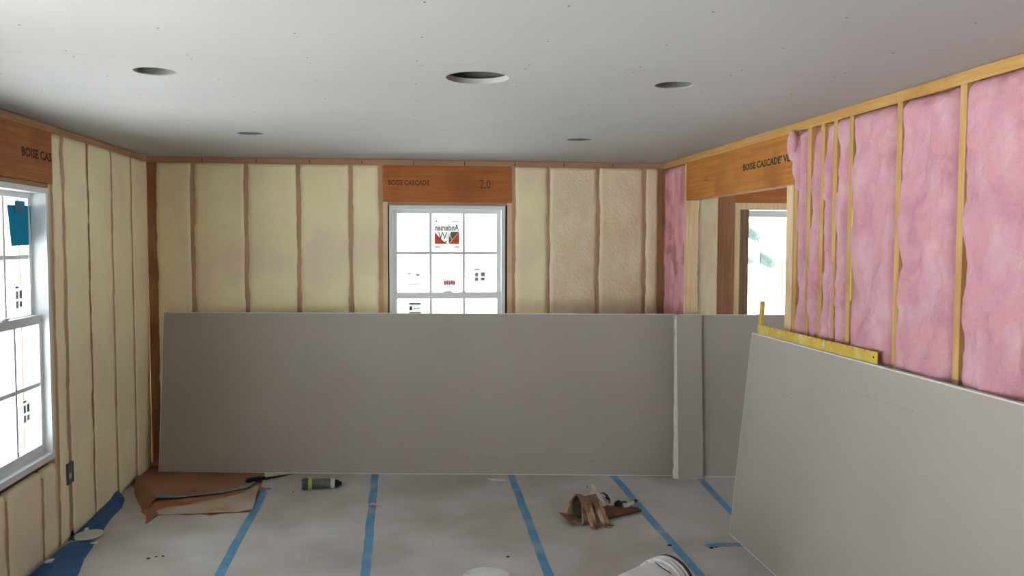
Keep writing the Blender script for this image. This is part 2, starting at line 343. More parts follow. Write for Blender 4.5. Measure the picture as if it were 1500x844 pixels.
for k in range(9):
    x = .415+.411*k
    for e in edges:
        for off in ([.04, -.04] if e not in (0.0, -8.6) else ([-.03] if e == 0 else [.03])):
            T = Matrix.Translation((x+random.uniform(-.012, .012), e+off+random.uniform(-.012, .012), H-.0004)); b.lathe([(.0038, 0), (.0038, .002)], 8, T)
    for e in edges[:-1]:
        for t in (.4064, .8128):
            T = Matrix.Translation((x+random.uniform(-.012, .012), e-t+random.uniform(-.012, .012), H-.0004)); b.lathe([(.0038, 0), (.0038, .002)], 8, T)
b.build('screw_heads', 'dark_metal', CE)['kind'] = 'stuff'
for k, (x, y, t) in enumerate(CANS):
    r = empty('light_can', (x, y, H))
    tag(r, 'empty round dark light can in the ceiling, the '+t, 'light fitting', 'recessed light cans in the ceiling')
    b = MB(); n = 32
    b.lathe([(.0755, .003), (.0755, .15), (.04, .16), (.04, .157), (.0735, .147), (.0735, .003), (.0755, .003)], n, cap0=False, cap1=False); b.build('can_shell', 'dark_can', r, True)
    MB().lathe([(.039, .150), (.039, .162)], 20).build('can_top', 'dark_metal', r)
    MB().lathe([(.018, .11), (.02, .15)], 16).build('lamp_socket', 'black_rubber', r, True)
r = empty('ceiling_duct', (*BIG, H)); tag(r, 'large round duct opening in the middle of the ceiling with a white cut rim', 'duct')
MB().lathe([(.15, .024), (.15, .26), (.147, .26), (.147, .024), (.15, .024)], 48, cap0=False, cap1=False).build('duct_collar', 'dark_can', r, True)
MB().lathe([(.149, .255), (.149, .262)], 40).build('duct_end', 'dark_void', r)

# ------------------------------------------------------------------ walls
U1, U3 = 1.866, 4.80
wb = shell('wall_back', BACK, [-.16, 8.3], [-.02, 2.8], [(1.855, 2.825, .545, 2.103), (4.81, 5.75, .50, 2.07)], .14, .165)
LW = (-2.752, -3.70)       # left windows' near ends in Y
wl = shell('wall_left', LEFT, [-8.75, 0], [-.02, 2.8], [(u-.01, u+WW+.01, .545, 2.103) for u in LW]+[(-7.3, -4.5, .02, 2.103)], .14, .165)
wr = shell('wall_right', RIGHT, [0, 8.75], [-.02, 2.8], [(.57, 2.40, -.02, 2.4)], .089, .101, 'ceiling_paper')
wf = shell('wall_front', lambda u, v, z: (u, -8.6-v, z), [-.16, 8.3], [-.02, 2.8], [], 0, .16, 'sheathing')
we = shell('wall_side', lambda u, v, z: (8.1+v, u, z), [-8.75, .16], [-.02, 2.8], [(-3.4, -1.4, .5, 2.1)], 0, .16, 'sheathing')
for o_, M, a, c, d in ((wb, BACK, 0, 8.1, .14), (wl, LEFT, -8.6, -.001, .14)):
    lx = 'lumber_x' if M is BACK else 'lumber_y'
    box('top_plate', lx, o_, a, c, 0, d, 2.396, 2.438, M=M); box('top_plate', lx, o_, a, c, 0.01, d, 2.455, 2.78, M=M); [box('bottom_plate', lx, o_, e_, f_, 0, d, 0.0025, .04, M=M) for e_, f_ in (((a, c),) if M is BACK else ((a, -7.3), (-4.5, c)))]
# right wall plates in the lengths seen
for a, c in ((0.001, 2.0), (2.0, 3.36), (3.36, 5.6), (5.6, 8.6)): box('top_plate', 'pine_y', wr, a, c-.002, 0, .089, 2.390, 2.438, M=RIGHT)
box('top_plate', 'pine_y', wr, .001, 8.6, .004, .089, 2.455, 2.78, M=RIGHT)
for a, c in ((.001, .57), (2.40, 8.6)): box('bottom_plate', 'pine_y', wr, a, c, 0, .089, .0025, .04, M=RIGHT)

# back wall: studs and foam
h = .019
st = [(0.004, .076, 'brown_z')]+[(c-h, c+h, 'lumber_z') for c in (.345, .75, 1.155, 1.562)]+[(1.779, 1.817, 'lumber_z')]
sr = [(2.863, 2.901, 'lumber_z')]+[(c-h, c+h, m) for c, m in ((3.169, 'lumber_z'), (3.586, 'lumber_z'), (3.983, 'lumber_z'))]+[(4.09, 4.139, 'brown_z')]
for a, c, m in st+sr: stud(BACK, wb, a, c, m=m)
for (a0, a1, _), (b0, b1, _) in zip(st, st[1:]): foam(BACK, wb, a1, b0, .04, 2.394)
for k, ((a0, a1, _), (b0, b1, _)) in enumerate(zip(sr, sr[1:])): foam(BACK, wb, a1, b0, .04, 2.394, 'foam' if k < 1 else 'foam_rough', .006+.002*k, .008)
for a, c in ((1.817, 1.855), (2.825, 2.863)): stud(BACK, wb, a, c, z1=2.101, m='pale_pine_z', name='trimmer_stud')
hb = box('header_beam', 'beam_x', wb, 1.819, 2.861, -.002, .13, 2.103, 2.394, M=BACK)
lettering('lettering', 'BOISE CASCADE', BACK, 1.86, 2.19, 2.236, 2.278, -.0026, 'ink_faint', hb, bold=.03); lettering('lettering', '2.0', BACK, 2.6, 2.686, 2.215, 2.288, -.0026, 'ink_brown', hb)
box('sill_plate', 'lumber_x', wb, 1.855, 2.825, 0, .13, .46, .498, M=BACK); foam(BACK, wb, 1.855, 2.825, .04, .458)
b = MB(BACK)
for u in (1.8555, 2.8155): b.box(u, u+.0095, .02, .12, .5, 2.1)
b.build('shim_gap_shade', 'dark_void', wb)  # near-black strips painted in for the shade between frame and trimmers
for k in range(9): box('layout_mark', 'ink', wb, .42+.411*k-.002, .42+.411*k+.003, -.0006, .0004, 2.400, 2.432, M=BACK)
box('head_strip', 'lumber_x', wb, 1.856, 2.824, .012, .13, WZ1+.001, 2.102, M=BACK)
w1 = window('window_1', BACK, U1)
# far room beyond the opening, same back wall
foam(BACK, wb, 4.235, 4.45, .04, 2.394, 'foam_rough', .006); foam(BACK, wb, 4.45, 4.622, .04, 2.394, 'foam_rough', .008, .002)
for a, c, m in ((4.622, 4.660, 'brown_z'), (4.661, 4.699, 'brown_z'), (4.70, 4.738, 'brown_z'), (4.739, 4.769, 'brown_z')): stud(BACK, wb, a, c, m=m, proud=.004)
stud(BACK, wb, 4.77, 4.815, z1=2.118, m='pale_pine_z', name='trimmer_stud', proud=.006); stud(BACK, wb, 5.755, 5.80, z1=2.118, m='pale_pine_z', name='trimmer_stud')
box('header_beam', 'beam_x', wb, 4.771, 5.86, -.004, .13, 2.120, 2.394, M=BACK); box('head_plate', 'pale_pine_z', wb, 4.816, 5.754, -.006, .13, 2.062, 2.118, M=BACK)
stud(BACK, wb, 5.80, 5.84); foam(BACK, wb, 5.84, 8.08, .04, 2.394, 'foam_rough'); box('sill_plate', 'lumber_x', wb, 4.785, 5.755, 0, .13, .46, .498, M=BACK); foam(BACK, wb, 4.785, 5.755, .04, .458)
b = MB(BACK).box(4.817, 4.897, .004, .12, .50, 2.06).box(5.70, 5.745, .004, .12, .50, 2.055)
w3 = b.build('window_3', 'dark_stile'); tag(w3, kind='structure')
box('frame_head', 'white_vinyl', w3, 4.897, 5.70, .02, .12, 2.0, 2.055, M=BACK); box('frame_sill', 'white_vinyl', w3, 4.897, 5.70, .02, .12, .50, .56, M=BACK); box('pane', 'glass', w3, 4.897, 5.70, .07, .074, .56, 2.0, M=BACK)

# left wall
sl = [(-.382, -.345, 'lumber_z'), (-.795, -.757, 'lumber_z'), (-1.225, -1.187, 'brown_z'), (-1.62, -1.565, 'lumber_z')]
for a, c, m in sl: stud(LEFT, wl, a, c, z0=.003, m=m)
foam(LEFT, wl, -.345, -.002, .004, 2.394, over=.002, amp=.002)
for (a0, a1, _), (b0, b1, _) in zip(sl, sl[1:]): foam(LEFT, wl, b1, a0, .004, 2.394, over=.003, rag=.017, amp=.002)
foam(LEFT, wl, -1.735, -1.62, .004, 2.394, over=.003, rag=.017, amp=.002)
stud(LEFT, wl, -1.773, -1.735); stud(LEFT, wl, -1.80, -1.773, z1=2.10, name='trimmer_stud', m='pale_pine_z')
hl = box('header_beam', 'beam_left', wl, -3.8, -1.747, -.005, .13, 2.103, 2.394, M=LEFT)
lettering('lettering', 'BOISE CAS', LEFT, -2.125, -1.755, 2.226, 2.278, -.0056, 'ink', hl, bold=.03)
box('sill_plate', 'brown_z', wl, -4.45, -1.80, .06, .13, .462, .545, M=LEFT)
lows = [-1.98, -2.40, -2.81, -3.22, -3.70]
for u in lows: stud(LEFT, wl, u-.02, u+.018, z1=.462)
for a, c in zip([-1.80]+[u-.02 for u in lows], [u+.018 for u in lows]): foam(LEFT, wl, c, a, .004, .505, over=.003, rag=.015, amp=.002)
for u in (-3.98, -4.38): stud(LEFT, wl, u-h, u+h)
for a, c in ((-3.961, -3.80), (-4.361, -3.999), (-8.58, -7.34)): foam(LEFT, wl, a, c, .04, 2.394)
for u in (-4.46, -7.32): stud(LEFT, wl, u-h, u+h)
box('header_beam', 'beam_left', wl, -7.34, -4.40, 0, .13, 2.103, 2.394, M=LEFT)
for k, u in enumerate(LW): window('window_%d' % (2, 4)[k], LEFT, u)
for u in LW: box('head_strip', 'lumber_y', wl, u-.009, u+WW+.009, .012, .13, WZ1+.001, 2.102, M=LEFT)
w2 = bpy.data.objects['window_2']

# right wall: short bay, opening with its beam, then the batts
stud(RIGHT, wr, .002, .04, m='brown_z', d=.089); batt(RIGHT, wr, .04, .30, .04, 2.388, 'batt_deep', .006, .008, .006, .0); batt(RIGHT, wr, .29, .556, .04, 2.388, 'batt_deep', .006, .008, .006, .0)
stud(RIGHT, wr, .556, .594, z1=2.388, m='pale_pine_z', d=.089)
stud(RIGHT, wr, .594, .600, z1=2.10, m='pale_pine_z', d=.089, name='trimmer_stud')
hr = box('header_beam', 'beam_y', wr, .597, 2.405, -.004, .089, 2.103, 2.388, M=RIGHT)
lettering('lettering', "BOISE CASCADE' VERS", RIGHT, 1.69, 2.43, 2.234, 2.278, -.0046, 'ink', hr, bold=.03)
lettering('lettering', 'LL', RIGHT, 1.0, 1.07, 2.222, 2.258, -.0046, 'ink_brown', hr)
stud(RIGHT, wr, 2.312, 2.352, z1=2.10, m='pale_pine_z', d=.089, name='trimmer_stud'); stud(RIGHT, wr, 2.352, 2.394, z1=2.10, m='pale_pine_z', d=.089, name='trimmer_stud')
rs = [2.43, 2.58, 2.72, 2.85, 3.0, 3.40, 3.818, 4.23, 4.64, 5.05]
for u in rs: stud(RIGHT, wr, u-.019, u+.019, z1=2.388, m='pine_z', d=.089, proud=.003)
for a, c, bu in ((2.449, 2.561, .02), (2.599, 2.701, .018), (2.739, 2.831, .014), (2.869, 2.981, .02)):
    batt(RIGHT, wr, a, c, .04, 2.386, 'batt_pink', bu*.7, .016, .022, .008, 'batt_strip', .03)
for a, c in zip(rs[4:], rs[5:]): batt(RIGHT, wr, a+.019, c-.019, .04, 2.386, 'batt_pink', .020, .022, .016, .007)
# loose torn strips that lap the close studs
for u0, u1_, z0, z1, v in ((2.425, 2.48, 2.05, 2.375, .03), (2.66, 2.712, 1.55, 2.37, .024), (2.83, 2.868, 1.1, 1.7, .02), (2.975, 3.03, .5, 1.3, .02)):
    batt(RIGHT, wr, u0, u1_, z0, z1, 'batt_pink', v, .014, .02, 0, 'batt_strip', .02)
b = MB(RIGHT); random.seed(3)
T = Matrix.Translation((2.435, -.03, 2.31))
rings = []
for j in range(7):
    th = math.pi*(j+.5)/7
    rings.append([b.vert(*(T @ Vector((.042*math.sin(th)*math.cos(2*math.pi*k/10)*(1+.35*n3(j, k, 1)), .03*math.sin(th)*math.sin(2*math.pi*k/10), .085*math.cos(th)*(1+.3*n3(j, k, 5)))))) for k in range(10)])
for a, c in zip(rings, rings[1:]):
    for k in range(10): b.f.append([a[k], a[(k+1) % 10], c[(k+1) % 10], c[k]])
b.f += [rings[0], rings[-1]]; b.build('batt_tuft', 'batt_pink', wr, True)
box('yellow_shim', 'yellow_paint', wr, 3.02, 3.032, -.004, .02, 1.5, 1.95, M=RIGHT)

# ------------------------------------------------------------------ stickers and sheets on the glass
V1, V2 = .093, .054
s = sticker(w1, BACK, V1, 2.222, 2.446, 1.715, 1.965, [('red_triangle', 'sticker_red', [(.06, .20), (.47, .20), (.06, .58)]), ('yellow_wedge', 'sticker_yellow', [(.35, .2), (.5, .2), (.5, .34)]),
    ('dark_triangle', 'sticker_dark', [(.57, .20), (.95, .60), (.66, .60), (.57, .42)]), ('red_triangle', 'sticker_red', [(.58, .195), (.95, .195), (.95, .59)]), ('small_print', 'sticker_grey', rc(.07, .25, .08, .11)), ('small_print', 'sticker_grey', rc(.8, .95, .08, .11)), ('small_print', 'sticker_dark', rc(.08, .14, .92, .96)), ('small_print', 'sticker_grey', rc(.68, .95, .92, .94))],
    label='white maker sheet with mirrored lettering and red triangles')
lettering('lettering', 'Andersen', BACK, 2.236, 2.434, 1.872, 1.925, V1-.0012, 'sticker_dark', s, True, .03)
lettering('lettering', 'A', BACK, 2.325, 2.38, 1.80, 1.863, V1-.0014, 'sticker_white', s, True, .03); lettering('lettering', 'W', BACK, 2.262, 2.338, 1.80, 1.863, V1-.0014, 'sticker_dark', s, True, .01)
s = sticker(w1, BACK, V1, 2.306, 2.404, 1.40, 1.47, [('small_print', 'sticker_grey', rc(.2, .8, .08, .14))], label='small sheet with a red mark, low in the centre')
for a, c, d, e in ((.04, .2, .36, .84), (.24, .40, .40, .88), (.44, .58, .36, .84), (.62, .78, .42, .88), (.81, .96, .36, .84), (.04, .96, .56, .64)):
    box('red_mark', 'sticker_pink', s, 2.306+.098*a, 2.306+.098*c, V1-.0006, V1-.0002, 1.40+.07*d, 1.40+.07*e, M=BACK)
sticker(w1, BACK, V1, 2.56, 2.655, 1.445, 1.56, [('small_print', 'sticker_dark', rc(.02, .48, .9, .97)), ('small_print', 'sticker_grey', rc(.1, .34, .12, .36)), ('small_print', 'sticker_grey', rc(.1, .34, .44, .7)), ('small_print', 'sticker_grey', rc(.6, .92, .45, .72)), ('small_print', 'sticker_grey', rc(.6, .9, .16, .34))])
sticker(w1, BACK, V1, 2.0, 2.125, 1.405, 1.54, [('small_print', 'sticker_grey', rc(.1, .3, .82, .88)), ('small_print', 'sticker_grey', rc(.66, .86, .72, .82)), ('small_print', 'sticker_grey', rc(.2, .9, .2, .23))])
sticker(w1, BACK, V2, 2.02, 2.122, 1.10, 1.285, [('small_print', 'sticker_dark', rc(.03, .97, .90, .97)), ('small_print', 'ink', rc(.05, .26, .66, .82)), ('small_print', 'sticker_grey', rc(.4, .85, .70, .74)), ('small_print', 'sticker_dark', rc(.05, .97, .50, .57)), ('small_print', 'ink', rc(.06, .28, .28, .42)), ('small_print', 'sticker_grey', rc(.4, .9, .30, .34))])
for v, u, z in ((V1, -2.02, 1.40), (V2, -2.06, .78)):
    sticker(w2, LEFT, v, u, u+.085, z, z+.135, [('small_print', 'sticker_dark', rc(.04, .5, .9, .97)), ('small_print', 'sticker_grey', rc(.1, .4, .1, .38)), ('small_print', 'sticker_grey', rc(.1, .4, .48, .78)), ('small_print', 'sticker_grey', rc(.58, .92, .48, .8)), ('small_print', 'sticker_grey', rc(.58, .9, .14, .36))])
r = empty('blue_sheet', (-V1+.012, -1.95, 1.97)); tag(r, 'blue paper sheet taped to the upper panes of the window beside the cream wall', 'paper')
b = MB(); P = [(-.155, .0), (.135, .005), (.155, -.212), (-.12, -.218)]
i = [b.vert(.003*math.sin(9*p[0]), p[0], p[1]) for p in P]; j = [b.vert(.003*math.sin(9*p[0])+.001, p[0], p[1]) for p in P]; b.f += [i, j[::-1]]+[[i[k], i[(k+1) % 4], j[(k+1) % 4], j[k]] for k in range(4)]
b.build('sheet', 'blue_sheet', r); MB().box(.0055, .007, -.085, .03, -.035, .026).build('tape', 'paint_tape_teal', r)

# outlet box
r = empty('outlet_box', (0, -1.617, .334)); tag(r, 'small dark grey electrical outlet box set in the cream foam wall below the window corner', 'outlet box')
b = MB(); b.box(-.05, .012, -.045, -.038, 0, .125).box(-.05, .012, .038, .045, 0, .125).box(-.05, .012, -.038, .038, 0, .008).box(-.05, .012, -.038, .038, .117, .125); b.build('box_rim', 'box_grey', r)
MB().box(-.05, .008, -.038, .038, .008, .117).build('box_back', 'grey_plastic', r)
MB().box(.008, .011, -.012, .012, .03, .06).build('wire_end', 'pale_plastic', r)

# ------------------------------------------------------------------ drywall boards
def board(name, p0, p1, lean, hh, label, marks=(), th=.0127, inset=.006):
    """p0,p1 bottom front corners; lean = vector from bottom to the wall at the top edge"""
    r = empty(name, p0); p0 = Vector(p0); e1 = Vector(p1)-p0; Ln = e1.length; e1.normalize(); l = Vector(lean)
    l -= e1*l.dot(e1); e2 = l+Vector((0, 0, math.sqrt(hh*hh-l.length_squared))); e2.normalize(); e3 = e1.cross(e2)
    if e3.dot(Vector((CX, CY, CZ))-p0) < 0: e3 = -e3
    M = lambda a, b_, c: tuple(e1*a+e2*b_+e3*c+Vector((0, 0, .003)))
    r.location = p0
    MB(M).box(0, Ln, 0, hh, -th+.001, -.001).build('gypsum_core', 'gypsum', r)
    MB(M).box(inset, Ln-inset, inset, hh-inset, -.001, 0).build('face_paper', 'board_paper', r)
    MB(M).box(.002, Ln-.002, .002, hh-.002, -th, -th+.001).build('back_paper', 'board_paper', r)
    for (u, w_, z, n) in marks:
        b = MB(M); random.seed(int(u*99))
        for k in range(n):
            x = u+w_*k/n
            if random.random() < .8: b.box(x, x+w_/n*random.uniform(.3, .8), z+random.uniform(-.006, .004), z+random.uniform(.004, .012), 0, .0002)
        b.build('faint_print', 'print_grey', r)['kind'] = 'stuff'
    tag(r, label, 'drywall board', 'leaning drywall boards'); return r, M
aB = (.139*.146, .99*.146, 0)
board('drywall_board', (.103, -.195, 0), (4.030, -.748, 0), aB, 1.235, 'long grey drywall board leaning under the grille window', ((2.1, .62, .12, 22), (3.25, .22, .10, 12), (.85, .25, .1, 10)))
board('drywall_board', (4.058, -.776, 0), (5.25, -.944, 0), aB, 1.235, 'grey drywall board end showing to the right of the narrow strip')
r, M = board('drywall_strip', (4.026, -.822, 0), (4.213, -.848, 0), (.015, .150, 0), 1.235, 'narrow grey drywall strip with a broken white edge', inset=.0015)
b = MB(M); rows = []
random.seed(5)
for k in range(26):
    z = 1.235*k/25; wd = .036-.026*k/25+random.uniform(-.004, .003)
    rows.append([b.vert(.0015+random.uniform(0, .003), z, .0002), b.vert(-wd*.5, z, -.004+random.uniform(-.002, .001)), b.vert(-wd, z, -.0115), b.vert(0, z, -.0125)])
for a, c in zip(rows, rows[1:]):
    for k in range(4): b.f.append([a[k], a[(k+1) % 4], c[(k+1) % 4], c[k]])
b.f += [rows[0], rows[-1]]; b.build('broken_edge', 'gypsum', r)
board('drywall_board', (3.953, -2.016, 0), (3.940, -5.6, 0), (.122, 0, 0), 1.240, 'grey drywall board in front of another, leaning by pink wall below the yellow square', ((1.06, .62, 1.09, 26), (.5, .12, .95, 5)))
board('drywall_board', (3.970, -2.09, 0), (3.957, -5.66, 0), (.121, 0, 0), 1.240, 'drywall board hidden behind another at the pink wall, carrying the yellow square')

# ------------------------------------------------------------------ T-square on the boards
r = empty('drywall_square', (4.0865, -2.075, 1.2385)); tag(r, 'yellow metal drywall square lying along the top of the boards by the pink wall', 'square')
MB().box(-.0015, .0015, -1.285, .0, 0, .054).build('blade', 'yellow_paint', r)
b = MB()
for k in range(24): b.box(-.0019, -.0014, -.08-.05*k, -.077-.05*k, .046 if k % 2 else .04, .0535)
b.build('scale_marks', 'ink_brown', r)['kind'] = 'stuff'
b = MB()
i = [(.004, .028, -.29), (.004, -.010, -.29), (.004, -.046, .195), (.004, -.014, .195)]
p = [b.vert(*q) for q in i]; q_ = [b.vert(q[0]+.018, q[1], q[2]) for q in i]; b.f += [p, q_[::-1]]+[[p[k], p[(k+1) % 4], q_[(k+1) % 4], q_[k]] for k in range(4)]; b.build('head', 'yellow_paint', r)
RY = Matrix.Rotation(-HP, 4, 'Y')
MB().lathe([(.015, .0015), (.015, .0028), (.011, .003)], 20, Matrix.Translation((0, -.80, .030)) @ RY).build('round_badge', 'pale_plastic', r)
MB().lathe([(.005, .0015), (.005, .0024)], 12, Matrix.Translation((0, -1.255, .027)) @ RY).build('hang_hole', 'dark_void', r)

# ------------------------------------------------------------------ things on the floor
FZ = .0026
def axisT(loc, d):
    d = Vector(d).normalized(); return Matrix.Translation(loc) @ d.to_track_quat('Z', 'Y').to_matrix().to_4x4()
r = empty('cutout_tool', (1.255, -.78, FZ)); tag(r, 'grey rotary cutting tool with a yellow-green ring, lying by the long board', 'power tool')
T = axisT((0, 0, .042), (1, .06, -.03))
MB().lathe([(.030, 0), (.040, .004), (.042, .02), (.040, .04), (.036, .043)], 28, T).build('end_cap', 'box_grey', r, True)
MB().lathe([(.040, .043), (.047, .047), (.047, .066), (.040, .071)], 28, T).build('rubber_ring', 'lime_plastic', r, True)
pr = [(.034, .071)]
for k in range(5): pr += [(.036, .075+.01*k), (.036, .080+.01*k), (.032, .081+.01*k), (.032, .0845+.01*k)]
pr += [(.036, .126), (.035, .18), (.033, .20)]
MB().lathe(pr, 28, T).build('motor_body', 'grey_plastic', r)
MB().lathe([(.036, .20), (.037, .203), (.037, .226), (.033, .23)], 28, T).build('collar', 'pale_plastic', r, True)
MB().lathe([(.028, .23), (.026, .255), (.016, .262), (.014, .278)], 20, T).build('nose', 'black_rubber', r, True)
MB().lathe([(.003, .278), (.0028, .33), (.001, .335)], 10, T).build('bit', 'steel', r)
MB().tube([T @ Vector((.03, .0, .022)), T @ Vector((.055, .01, .01)), T @ Vector((.052, .012, -.01))], .005).build('cord_stub', 'black_rubber', r, True)

r = empty('jab_saw', (.83, -.60, FZ+.012)); d = Vector((.32, .185, 0)); tag(r, 'black hand saw with a tapered toothed blade, lying at the torn paper', 'saw')
r.rotation_euler = (0, 0, math.atan2(.19, .33))
b = MB(); b.tube([(0, 0, .012), (.02, .002, .016), (.06, 0, .017), (.10, -.002, .015), (.13, 0, .013)], [.010, .018, .016, .017, .012], 12); b.build('handle', 'black_rubber', r, True)
MB().tube([(.12, 0, .013), (.145, 0, .012)], [.016, .013], 12).build('ferrule', 'dark_metal', r, True)
b = MB(); up = [(.14, .018)]+[(.14+.0105*k, .018-.0008*k+(.004 if k % 2 else 0)) for k in range(1, 23)]+[(.385, 0)]; lo_ = [(.14, -.016), (.26, -.012)]
pts = up+lo_[::-1]; p = [b.vert(x, .0, .008+y+.014) for x, y in pts]; q_ = [b.vert(x, .002, .008+y+.012) for x, y in pts]
# lay the blade nearly flat
b.v = [(x, y+(z-.022)*.9, .006+(z-.022)*.30) for x, y, z in b.v]
n = len(pts); b.f += [p, q_[::-1]]+[[p[k], p[(k+1) % n], q_[(k+1) % n], q_[k]] for k in range(n)]; b.build('blade', 'dark_metal', r)
MB().tube([(.06, -.016, .012), (.075, -.035, .004), (.1, -.04, .003), (.11, -.02, .006)], .004, 8).build('hang_loop', 'black_rubber', r, True)

# suede tool pouch lying on its side
r = empty('tool_pouch', (3.03, -1.70, FZ)); r.rotation_euler = (0, 0, .42); tag(r, 'tan and brown leather tool pouch slumped on the floor paper', 'pouch')
b = MB(); n = 22; rows = []
for j in range(12):
    x = .02+.155*j/11; row = []
    for k in range(n+1):
        t = math.pi*k/n; fold = 1+.05*math.sin(5*t+j*.7)+.05*n3(j*.4, k*.5, 2); sag = 1-.16*(j/11)
        row.append((x+.03*math.sin(t)+.012*n3(j*.5, k*.3, 8), .095*math.cos(t)*fold, .165*math.sin(t)*fold*sag+.003))
    rows.append(row)
o_, i_ = [[b.vert(*q) for q in row] for row in rows], [[b.vert(q[0], q[1]*.9, max(.001, q[2]-.009)) for q in row] for row in rows]
for R in (o_, i_):
    for a, c in zip(R, R[1:]):
        for k in range(n): b.f.append([a[k], a[k+1], c[k+1], c[k]])
for R in (0, -1):
    for k in range(n): b.f.append([o_[R][k], o_[R][k+1], i_[R][k+1], i_[R][k]])
for a, c in zip(range(11), range(1, 12)):
    for k in (0, n): b.f.append([o_[a][k], o_[c][k], i_[c][k], i_[a][k]])
b.build('folded_flap', 'suede', r, True)
b = MB(); b.tube([(.05, .01, .045), (.09, .01, .06), (.14, .01, .055)], [.036, .042, .034], 12); b.build('lining', 'olive_cloth', r, True)
b = MB(); b.sheet([(-.045, -.075, .02), (.03, -.085, .004), (.05, .07, .03), (-.03, .085, .05)], .004); b.build('pouch_lip', 'suede', r)
for k, (x, y, ln, sw) in enumerate(((.075, -.085, .125, -.012), (.10, -.09, .10, .0), (.145, -.09, .145, .0), (.175, -.085, .13, .012))):
    b = MB(); rr = []
    for j in range(7):
        t = j/6; z = max(.006, .125*(1-t*1.5)**1 if t < .62 else .006); yy = y+.02-ln*t
        for_w = .021*(1-.2*t)
        rr.append([b.vert(x-for_w+sw*t, yy, z+.004*math.sin(j)), b.vert(x+sw*t, yy-.004, z+.008), b.vert(x+for_w+sw*t, yy, z), b.vert(x+sw*t, yy, z-.004)])
    for a, c in zip(rr, rr[1:]):
        for q in range(4): b.f.append([a[q], a[(q+1) % 4], c[(q+1) % 4], c[q]])
    b.f += [rr[0], rr[-1]]; b.build('hanging_strap', 'suede', r, True)
b = MB(); rr = []
for j in range(12):
    t = j/11; x = .16+.36*t; wd = .105*(1-.45*t); hh = .085*(1-.75*t)
    rr.append([b.vert(x, wd*math.cos(2*math.pi*k/14)-.02, max(.002, hh*(.5+.5*math.sin(2*math.pi*k/14)))+.003*n3(j, k, 3)) for k in range(14)])
for a, c in zip(rr, rr[1:]):
    for q in range(14): b.f.append([a[q], a[(q+1) % 14], c[(q+1) % 14], c[q]])
b.f += [rr[0], rr[-1]]; b.build('pouch_body', 'dark_leather', r, True)
MW = Matrix.Translation((3.03, -1.70, FZ)) @ Matrix.Rotation(.42, 4, 'Z')
def at(x, y, z): return MW @ Vector((x, y, z))
r = empty('putty_knife', at(.235, .04, .10)); r.rotation_euler = (0, .0, .42); tag(r, 'pale putty knife sticking out of the middle of the leather pouch', 'knife')
R_ = Matrix.Rotation(math.radians(62), 4, 'Z')
Mk = lambda x, y, z: tuple(R_ @ Vector((x, y, z+.22*x+.006)))
b = MB(Mk); b.sheet([(-.085, -.045, 0), (.05, -.042, 0), (.09, -.016, 0), (.09, .016, 0), (.05, .042, 0), (-.085, .045, 0)], .003); b.build('blade', 'pale_plastic', r)
b = MB(Mk); b.box(.085, .17, -.012, .012, -.008, .008); b.build('handle', 'pale_plastic', r)
r = empty('pliers', at(.335, .055, .068)); r.rotation_euler = (0, 0, .42); tag(r, 'steel pliers with dark grips resting on the leather pouch', 'pliers')
R_ = Matrix.Rotation(math.radians(75), 4, 'Z')
tp_ = lambda L_: [tuple(R_ @ Vector(q)) for q in L_]
MB().tube(tp_([(-.05, .0, .006), (.0, .012, .014), (.06, .022, .02), (.11, .014, .026)]), [.005, .008, .007, .005]).build('handle', 'steel', r, True)
MB().tube(tp_([(-.05, .004, .006), (.0, -.012, .014), (.06, -.022, .02), (.11, -.014, .026)]), [.005, .008, .007, .005]).build('handle', 'black_rubber', r, True)
MB().tube(tp_([(-.015, 0, .012), (.02, 0, .017)]), [.013, .013], 10).build('joint', 'dark_metal', r, True)
MB().tube(tp_([(.105, .0, .026), (.125, .0, .03)]), [.016, .012], 10).build('handle_tip', 'pale_plastic', r, True)
r = empty('chalk_reel', at(.385, .01, .045)); tag(r, 'black round chalk reel in the leather pouch beside the pliers', 'tool')
MB().lathe([(.012, 0), (.026, .004), (.028, .016), (.026, .028), (.012, .032)], 18, axisT((0, 0, 0), (.2, -.6, .5))).build('reel_case', 'black_rubber', r, True)
MB().tube([(.02, 0, .02), (.05, .01, .02), (.065, .012, .015)], [.007, .006, .004]).build('crank', 'dark_metal', r, True)
r = empty('utility_knife', at(.44, -.02, .03)); r.rotation_euler = (0, -.16, .62); tag(r, 'pale utility knife with a black tip at the far end of the pouch', 'knife')
MB().tube([(-.03, 0, .008), (.03, .002, .012), (.075, 0, .012)], [.011, .013, .010], 10).build('handle', 'pale_plastic', r, True)
MB().tube([(.074, 0, .012), (.10, 0, .013)], [.012, .010], 10).build('slider', 'black_rubber', r, True)
MB().sheet([(.098, -.007, .014), (.135, -.003, .014), (.15, .006, .014), (.098, .007, .014)], .002).build('blade', 'steel', r)

# bucket on its side
axd = Vector((.83, .56, 0)).normalized()
r = empty('bucket', (3.235, -3.085, FZ)); tag(r, 'white plastic bucket lying on its side with ribbed collar and dark maroon rim', 'bucket')
T = axisT((0, 0, .150), -axd)
MB().lathe([(.136, .012), (.140, .05), (.1385, .08), (.130, .36), (.126, .372), (.02, .372), (.02, .368), (.122, .366), (.134, .08), (.132, .012)], 48, T, False, False).build('bucket_body', 'bucket_white', r, True)
MB().lathe([(.140, .006), (.149, .008), (.149, .016), (.141, .018)], 48, T, False, False).build('rim_bead', 'bucket_white', r, True)
for z in (.034, .060): MB().lathe([(.139, z-.006), (.1485, z-.004), (.1485, z+.004), (.138, z+.006)], 48, T, False, False).build('rib', 'bucket_white', r, True)
MB().lathe([(.139, .088), (.144, .090), (.144, .096), (.1375, .099)], 48, T, False, False).build('collar_rib', 'bucket_white', r, True)
